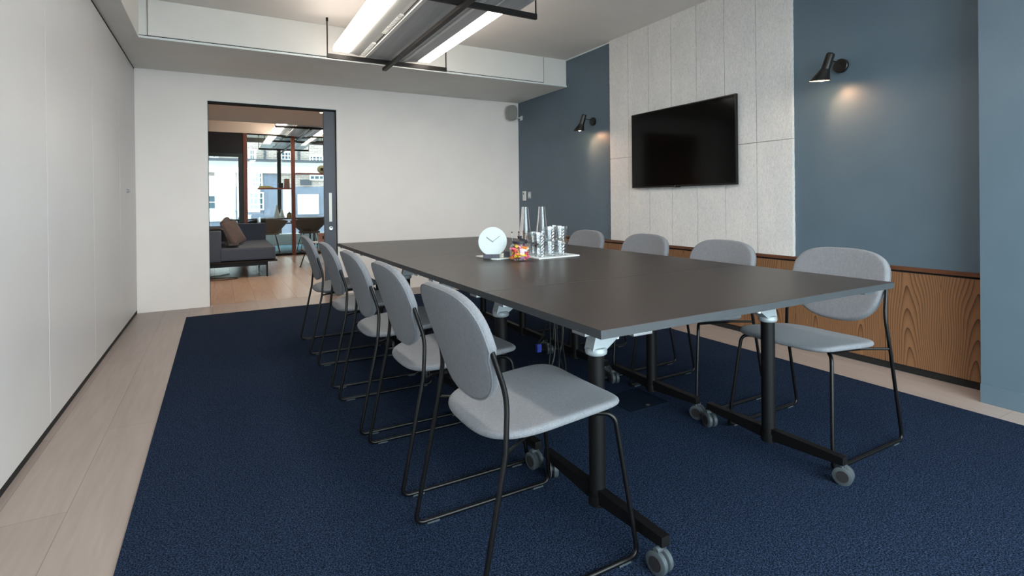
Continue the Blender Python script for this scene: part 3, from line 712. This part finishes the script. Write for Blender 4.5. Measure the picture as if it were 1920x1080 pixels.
# ================================================================== ROOM BEYOND THE DOORWAY
struct('wall_left_lounge', MB().box((-3.3, YF, 0), (-3.2, XP+.2, ZC)), wall_m, smooth=False)
struct('wall_right_lounge', MB().box((5.2, YF, 0), (5.3, XP+.2, ZC)), wall_m, smooth=False)
struct('trim_8', MB().box((-3.2, YF+.12, ZS), (5.2, 9.9, ZC)), soff2_m, smooth=False)
struct('trim_9', MB().box((-3.2, YP-.03, 2.50), (5.2, YP+.08, ZC)), cream_m, smooth=False)
dl = thing('recessed_downlight', 'small lit round downlight in the soffit just inside the doorway', 'downlight', (1.392, 8.378, ZS))
MB().lathe([(.032,-.004),(.040,-.004),(.042,-.001),(.042,0),(.032,0)], 28, (1.392, 8.378, ZS)).build('ring', white_m, dl)
MB().cyl((1.392,8.378,ZS-.0035), (1.392,8.378,ZS-.0015), .031, n=28).build('lens', warm_m, dl)
l = bpy.data.lights.new('downlight_glow', 'SPOT'); l.energy = 38; l.color = (1,.74,.52); l.spot_size = 2.2; l.spot_blend = .8; l.shadow_soft_size = .04
lo = bpy.data.objects.new('downlight_glow', l); COL.objects.link(lo); lo.parent = dl; lo.location = (0,0,-.02)
for (x, y) in ((-.2, 8.0), (.2, 7.2)):  # two unseen downlights, added for warm light on the lounge floor
    d2 = thing('recessed_downlight', 'unseen added round downlight in the lounge soffit, '+('just in front of the dark sofa' if y > 7.5 else 'nearest the doorway'), 'downlight', (x, y, ZS))
    MB().cyl((x,y,ZS-.0035), (x,y,ZS-.0005), .036, n=28).build('lens', warm_m, d2)
    l = bpy.data.lights.new('downlight_glow', 'SPOT'); l.energy = 38; l.color = (1,.74,.52); l.spot_size = 2.2; l.spot_blend = .8; l.shadow_soft_size = .04
    lo = bpy.data.objects.new('downlight_glow', l); COL.objects.link(lo); lo.parent = d2; lo.location = (0,0,-.02)
# glazed partition with hardwood posts and shelves
pt = thing('glazed_partition', 'glass partition with red-brown hardwood posts and a black head rail beyond the doorway', 'partition', (1.2, YP, 0))
for x in (.492-.01, 1.373, 2.03, 2.9, 3.8): MB().box((x-.036, YP-.045, 0), (x+.036, YP+.045, 2.497)).build('hardwood_post', mullion_m, pt, bevel=.003)
MB().box((.52, YP-.02, 2.475), (5.2, YP+.02, 2.499)).build('head_rail', dark_m, pt)
MB().box((.52, YP-.02, 0), (5.2, YP+.02, .045)).build('sill_rail', dark_m, pt)
for a, b in ((.518, 1.337), (1.409, 1.994), (2.066, 2.864), (2.936, 3.764)): MB().box((a, YP-.004, .045), (b, YP+.004, 2.475)).build('pane', glass_m, pt, smooth=False)
dd = thing('glass_door', 'dark framed glass door with a solid black panel above, left of the wooden shelf posts', 'door', (.1, YP, 0))
MB().box((-3.2, YP-.03, 2.085), (.445, YP+.03, 2.499)).build('overhead_panel', dkpan_m, dd)
MB().box((.36, YP-.03, 0), (.445, YP+.03, 2.085)).box((-.62, YP-.03, 0), (-.55, YP+.03, 2.085)).box((-.55, YP-.03, 2.02), (.36, YP+.03, 2.085)).box((-.55, YP-.03, 0), (.36, YP+.03, .07)).build('door_frame', green_m, dd)
MB().box((-.55, YP-.004, .07), (.36, YP+.004, 2.02)).build('pane', glass_m, dd, smooth=False)
struct('wall_lounge', MB().box((-3.2, YP-.03, 0), (-.62, YP+.03, 2.085)), wall_m, smooth=False)
def shelf(x0, x1, z, label):
    o = MB().box((x0, YP-.20, z-.014), (x1, YP-.046 if False else YP-.05, z+.014)).build('wall_shelf', mullion_m, bevel=.002); centre_origin(o, ((x0+x1)/2, YP-.12, z)); tag(o, label, 'shelf', 'hardwood shelves between the posts'); return o
shelf(.70, 1.336, 1.384, 'lower wooden shelf between the posts, with a brown block and a dark mug on it')
shelf(1.409, 1.994, 1.695, 'upper wooden shelf between the posts on the right, with an olive round ornament')
ys_ = YP-.13
bt = MB().box((.72, ys_-.05, 1.3985), (.98, ys_+.05, 1.418)).box((.72, ys_-.045, 1.418), (.93, ys_+.045, 1.436)).build('book_stack', brass_m, bevel=.002); 
centre_origin(bt, (.85, ys_, 1.3985)); tag(bt, 'low olive-gold box lying at the left end of the lower wooden shelf', 'box'); bt.name = 'low_box'
mg = thing('mug', 'dark mug on the lower wooden shelf beside the brown block', 'mug', (1.125, ys_, 1.3985))
MB().lathe([(0,0),(.036,0),(.042,.006),(.042,.10),(.038,.10),(.038,.01),(0,.008)], 24, (1.125, ys_, 1.3985)).build('body', dmug_m, mg); MB().tube([(1.086,ys_,1.415),(1.062,ys_,1.43),(1.062,ys_,1.465),(1.086,ys_,1.48)], .006, 8).build('handle', dmug_m, mg)
bk_m = noisy('brown_block', rgb(122,96,84), rgb(104,80,70), ns=30, rough=.6)
o = MB().prism([(1.18,1.3985),(1.288,1.3985),(1.282,1.587),(1.19,1.587)], ys_-.04, ys_+.04, 'y').build('wooden_block', bk_m, bevel=.003); centre_origin(o, (1.235, ys_, 1.3985)); tag(o, 'brown upright block at the right end of the lower wooden shelf', 'ornament')
rc = thing('round_ornament', 'olive green disc with a black square centre on the upper wooden shelf', 'ornament', (1.925, ys_, 1.7095))
MB().lathe([(0,-.03),(.072,-.03),(.085,-.02),(.085,.02),(.072,.03),(0,.03)], 36, (1.92, ys_, 1.7095+.085), Matrix.Rotation(PI/2,4,'X')).build('disc', olive_m, rc)
MB().box((1.895, ys_-.034, 1.765), (1.945, ys_-.029, 1.822)).build('square_centre', dark_m, rc)
# sofa
sf = thing('sofa', 'dark grey sofa with a slim tray base seen through the doorway', 'sofa', (.3, 9.6, 0))
MB().box((.02, 8.60, .255), (.744, 10.40, .440)).build('seat', sofa_m, sf, bevel=.035, seg=4)
MB().box((-.20, 8.62, .245), (.035, 10.52, .70)).build('backrest', sofa_m, sf, bevel=.03, seg=4)
MB().box((.03, 10.30, .245), (.735, 10.52, .735)).build('armrest', sofa_m, sf, bevel=.03, seg=4)
MB().box((-.21, 8.58, .222), (.765, 10.54, .244)).build('tray_base', dark_m, sf, bevel=.004)
MB().box((-.19, 8.66, .165), (.63, 10.48, .222)).build('under_frame', blk_m, sf)
for x in (-.17, .625):
    for y in (8.62, 10.44): MB().box((x-.012, y-.018, 0), (x+.012, y+.018, .222)).build('leg', blk_m, sf)
def cushion(name, c, rot, w, h, th_, m, label, grp):
    M = Matrix.Translation(c) @ rot
    o = MB().pad(sup(5, w/2, h/2), th_, lambda u,v_,t: M @ Vector((u*(1+.12*abs(2*v_/h)**3), t*(1-.55*max(abs(2*u/w),abs(2*v_/h))**2), v_*(1+.12*abs(2*u/w)**3))), 48, 12).build(name, m)
    centre_origin(o, c); tag(o, label, 'cushion', grp); return o
cushion('cushion', (.205, 9.30, .632), Matrix.Rotation(-.50,4,'Y') @ Matrix.Rotation(1.15,4,'Z') @ Matrix.Rotation(.12,4,'Y'), .42, .38, .14, cush_m, 'taupe cushion leaning in front on the dark sofa', 'sofa cushions')
cushion('cushion', (.150, 9.66, .652), Matrix.Rotation(-.36,4,'Y') @ Matrix.Rotation(1.35,4,'Z') @ Matrix.Rotation(-.10,4,'Y'), .42, .40, .13, cush_m, 'taupe cushion behind the other, leaning on the back of the dark sofa', 'sofa cushions')
tw = MB(); rows = []
for i in range(26):
    s = i/25; r_ = []
    for j in range(14):
        q = j/13; y = 8.64+.42*q+.03*math.sin(s*7)
        if s < .35: x, z = -.20+.24*s/.35, .712+.006*math.sin(q*9)
        elif s < .75: tt = (s-.35)/.4; x, z = .045+.06*tt+.03*math.sin(q*8+tt*3)*tt, .705-.235*tt
        else: tt = (s-.75)/.25; x, z = .11+.14*tt, .468-.0*tt+.012*math.sin(q*11)
        r_.append(tw.bm.verts.new((x+.008, y, z)))
    rows.append(r_)
for A, B in zip(rows, rows[1:]):
    for k in range(13): tw.bm.faces.new((A[k], A[k+1], B[k+1], B[k]))
o = tw.build('throw_blanket', throw_m); sm = o.modifiers.new('thick', 'SOLIDIFY'); sm.thickness = .012; sm.offset = 1; centre_origin(o, (-.05, 8.8, .7)); tag(o, 'charcoal throw draped over the arm of the dark sofa', 'blanket')
# cable on the lounge floor
pts = [(-.25,8.55,.006)]+[(.02+.22*math.cos(a), 8.62+.13*math.sin(a), .006) for a in [PI*(1.1+.12*k) for k in range(17)]]+[(-.2,9.0,.006)]
o = MB().tube(pts, .005, 8).build('floor_cable', cable_m); tag(o, 'black cable lying in a loop on the lounge floor below the sofa', 'cable')
o = MB().tube([(-.3,9.05,.006),(-.1,8.98,.006),(.02,9.06,.006),(.14,9.22,.006)], .005, 8).build('floor_cable', cable_m); tag(o, 'black cable running straight back under the dark sofa', 'cable')
# low side table with pink box, and a chair whose leg shows
stb = thing('side_table', 'low white side table in the lounge beyond the glass, just left of the sliding door', 'table', (1.95, 10.9, 0))
MB().box((1.62, 10.65, .30), (2.3, 11.15, .315)).build('top', white_m, stb, bevel=.003)
for x in (1.66, 2.26):
    for y in (10.69, 11.11): MB().cyl((x,y,0), (x,y,.30), .009, n=10).build('leg', blk_m, stb)
pb = thing('tissue_box', 'pale pink box with a dark slot on the low side table', 'box', (1.78, 10.8, .3155))
MB().box((1.70, 10.73, .3155), (1.86, 10.87, .485)).build('box_body', pink_m, pb, bevel=.004); MB().box((1.765, 10.7285, .375), (1.79, 10.7295, .44)).build('slot', dark_m, pb)
# ---- meeting area past the glass
tt = thing('dining_table', 'long thin-topped dark table past the glass partition, by the street windows', 'table', (1.5, 13.2, 0))
MB().box((.15, 12.85, .715), (3.6, 13.75, .74)).build('tabletop', dkpan_m, tt, bevel=.003)
for x in (.4, 1.95, 3.3):
    for y in (13.0, 13.6): MB().cyl((x,y,0), (x,y,.715), .018, n=14).build('leg', blk_m, tt)
MB().box((.4, 13.28, .60), (3.3, 13.32, .63)).build('rail', blk_m, tt)
def shell_chair(x, y, rz, label):
    t = thing('shell_armchair', label, 'chair', (0,0,0), 'brown shell armchairs past the glass')
    mb = MB(); N = 28; rows = []
    for i in range(13):
        s = i/12; row = []
        for j in range(N+1):
            a = PI*(j/N); cw = math.cos(a); sw_ = math.sin(a)          # from right arm round the back to the left arm
            top = .745-.03*abs(cw)**2-.10*max(0,abs(cw)-.85); bot = .43
            hw = .39*(.30+.70*s**.75) ; dp = .26*(.55+.45*s**.7)
            row.append(mb.bm.verts.new((hw*cw, .05-dp*sw_, bot+(top-bot)*s)))
        rows.append(row)
    for A, B in zip(rows, rows[1:]):
        for k in range(N): mb.bm.faces.new((A[k], A[k+1], B[k+1], B[k]))
    sh = mb.build('shell', brown_m, t); q = sh.modifiers.new('thick', 'SOLIDIFY'); q.thickness = .014
    MB().pad(sup(3, .22, .21), .04, lambda u,v_,z: Vector((u, v_+.03, .435+z)), 36, 6).build('seat', brown_m, t)
    for sx_ in (-1, 1):
        for sy_ in (-1, 1): MB().tube([(sx_*.14, .03+sy_*.13, .42), (sx_*.23, .03+sy_*.23, 0)], .008, 10).build('leg', blk_m, t)
    t.location = (x, y, 0); t.rotation_euler = (0,0,rz); return t
shell_chair(1.77, 12.42, .05, 'brown shell armchair behind the glass, right of the middle wooden post')
shell_chair(.93, 12.42, -.1, 'brown shell armchair behind the glass, between the sofa back and the middle wooden post')
ow = thing('armchair', 'dark armchair standing in the lounge behind the row of grey chairs, only a leg visible', 'chair', (1.55, 9.75, 0))
MB().tube([(1.199, 9.5, .004), (1.285, 9.56, .23)], .008, 10).build('leg', blk_m, ow); MB().lathe([(0,0),(.02,0),(.016,.01),(0,.012)], 14, (1.199, 9.5, 0)).build('foot', blk_m, ow)
MB().tube([(1.80, 9.45, .004), (1.74, 9.52, .23)], .008, 10).build('leg', blk_m, ow); MB().tube([(1.80, 10.1, .004), (1.74, 10.0, .23)], .008, 10).build('leg', blk_m, ow); MB().tube([(1.30, 10.1, .004), (1.36, 10.0, .23)], .008, 10).build('leg', blk_m, ow)
MB().box((1.275, 9.48, .23), (1.80, 10.05, .27)).build('seat', brown_m, ow, bevel=.012)
def jar2(x, y):
    t = thing('sweets_jar', 'small jar with a black knobbed lid on the dark table past the glass', 'jar', (x, y, .74))
    MB().lathe([(0,0),(.055,0),(.058,.02),(.058,.08),(.040,.10),(0,.10)], 28, (x,y,.7405)).build('glass_body', brass_m, t); MB().lathe([(0,.10),(.045,.10),(.045,.118),(.015,.13),(.012,.15),(0,.152)], 24, (x,y,.7405)).build('lid', dark_m, t)
jar2(1.42, 12.98)
for (x, y, h, lb) in ((1.17, 13.1, .30, 'tall frosted white carafe on the dark table past the glass, left of the pair'), (1.28, 13.2, .21, 'shorter frosted white carafe on the dark table past the glass, right of the pair')):
    t = thing('water_carafe', lb, 'carafe', (x, y, .74)); MB().lathe([(0,0),(.065,0),(.068,.01),(.045,h*.45),(.022,h*.75),(.02,h),(0,h)], 28, (x,y,.7405)).build('body', white_m, t)
# street glazing
gm = MB().box((-3.2, XP-.05, 0), (5.2, XP+.05, .10)).box((-3.2, XP-.05, 2.68), (5.2, XP+.05, ZC))
for x in (-2.4, -.35, 1.42, 3.2, 5.0): gm.box((x-.045, XP-.05, .10), (x+.045, XP+.05, 2.68))
w2 = struct('window_2', gm, green_m, smooth=False)
MB().box((-3.2, XP-.004, .10), (5.2, XP+.004, 2.68)).build('pane', glass_m, w2, smooth=False)
rad = MB().box((.2, XP-.30, 0), (4.4, XP-.12, .28)).build('window_bench', white_m, bevel=.01); tag(rad, 'low white bench running under the street windows past the glass', 'bench')

# ================================================================== STREET
ub = MB().box((-14, YB-.1, ZC+.14), (18, XP+.2, 10)).build('sky_blocker', mat('sky_blocker_brick', rgb(150,136,126), .9)); ub.name = 'wall_sky_blocker'; ub['kind'] = 'structure'  # unseen block added over the rooms to keep sky light off the facade
pave = noisy('pale_paving', rgb(160,162,162), rgb(150,152,154), ns=4, rough=.9)
struct('ground', MB().box((-30, XP+.06, -.75), (34, 40, -.65)), pave, smooth=False)
struct('ground_back', MB().box((-30, -30, -.75), (34, YB-.2, -.65)), pave, smooth=False)
brick_m = mat('stock_brick', rgb(170,150,138), .9)
v = coords(brick_m, rot=(PI/2,0,0)); br = nd(brick_m, 'ShaderNodeTexBrick'); br.inputs['Scale'].default_value = 1; br.inputs['Brick Width'].default_value = .23; br.inputs['Row Height'].default_value = .075; br.inputs['Mortar Size'].default_value = .008
br.inputs['Color1'].default_value = rgb(140,130,124); br.inputs['Color2'].default_value = rgb(122,112,108); br.inputs['Mortar'].default_value = rgb(176,170,164); ln(brick_m, v, br.inputs['Vector']); ln(brick_m, br.outputs['Color'], bsdf(brick_m).inputs['Base Color'])
bpaint_m = noisy('blue_shopfront_paint', rgb(98,108,124), rgb(90,100,116), ns=3, rough=.6)
stucco_m = mat('white_stucco', rgb(200,200,198), .8); wing_m = mat('dark_window_glass', rgb(60,84,96), .15); ledge_m = mat('slate_ledge', rgb(58,64,72), .7)
FY = 24.0
bd = thing('opposite_building', 'brick terrace across the street with blue and white ground floor seen through the glass', 'building', (2, FY, -.65))
def zz(py): return 2.94-(py-300)*.0232
def xx(px): return .185+(px-420)*.02032
MB().box((-14, FY, zz(291)), (18, FY+3, 10)).build('brick_upper_wall', brick_m, bd, smooth=False)
MB().box((-14, FY-.10, zz(326)), (18, FY+3, zz(306))).build('white_fascia', stucco_m, bd, smooth=False)
MB().box((-14, FY-.35, zz(306)), (18, FY+.1, zz(302))).build('slate_ledge', ledge_m, bd, smooth=False)
MB().box((-14, FY, zz(302)), (18, FY+3, zz(291))).build('brick_course', brick_m, bd, smooth=False)
MB().box((-14, FY, zz(350)), (18, FY+3, zz(326))).build('pale_brick_band', stucco_m if False else brick_m, bd, smooth=False)
MB().box((-14, FY, -.65), (18, FY+3, zz(350))).build('blue_ground_floor', bpaint_m, bd, smooth=False)
MB().box((xx(392), FY-.03, zz(410)), (xx(436), FY+.02, zz(332))).build('white_bay', stucco_m, bd, smooth=False)
MB().box((xx(456), FY-.03, zz(395)), (xx(484), FY+.02, zz(322))).build('white_bay', stucco_m, bd, smooth=False)
MB().box((xx(528), FY-.03, zz(410)), (xx(546), FY+.02, zz(352))).build('pale_door', stucco_m, bd, smooth=False)
MB().box((xx(492), FY-.02, zz(404)), (xx(520), FY+.02, zz(328))).build('blue_bay', bpaint_m, bd, smooth=False)
MB().box((xx(562), FY-.06, zz(347)), (xx(584), FY-.01, zz(337))).build('dark_sign_panel', ledge_m, bd, smooth=False)
def win(x0, x1, y0, y1, nx, ny, glass=wing_m):
    X0, X1, Z0, Z1 = xx(x0), xx(x1), zz(y1), zz(y0); f = .055
    m_ = MB().box((X0, FY-.07, Z0), (X0+f, FY, Z1)).box((X1-f, FY-.07, Z0), (X1, FY, Z1)).box((X0+f, FY-.069, Z0), (X1-f, FY, Z0+f)).box((X0+f, FY-.069, Z1-f), (X1-f, FY, Z1))
    for k in range(1, nx): m_.box((X0+(X1-X0)*k/nx-.018, FY-.065, Z0+f), (X0+(X1-X0)*k/nx+.018, FY-.01, Z1-f))
    for k in range(1, ny): m_.box((X0+f, FY-.061, Z0+(Z1-Z0)*k/ny-.018), (X1-f, FY-.014, Z0+(Z1-Z0)*k/ny+.018))
    w = m_.build('window', stucco_m, bd, smooth=False)
    MB().box((X0+.02, FY-.045, Z0+.02), (X1-.02, FY-.03, Z1-.02)).build('window_pane', glass, w, smooth=False)
pale_m = mat('net_curtained_glass', rgb(206,214,208), .3)
for a in ((386,408,364,390,1,2), (444,458,366,404,1,2), (464,492,360,392,3,3), (470,490,325,352,3,3), (398,412,286,302,3,2), (464,479,284,304,4,2), (520,545,286,302,4,2), (580,608,292,305,4,2), (580,610,328,338,3,1), (414,432,375,392,1,1)): win(*a)
win(556,598,364,401,1,1,pale_m); win(530,544,370,400,1,1,pale_m)
for x in (495, 560): MB().cyl((xx(x), FY-.06, zz(303)), (xx(x), FY-.06, 9), .05, n=10).build('drainpipe', ledge_m, bd)
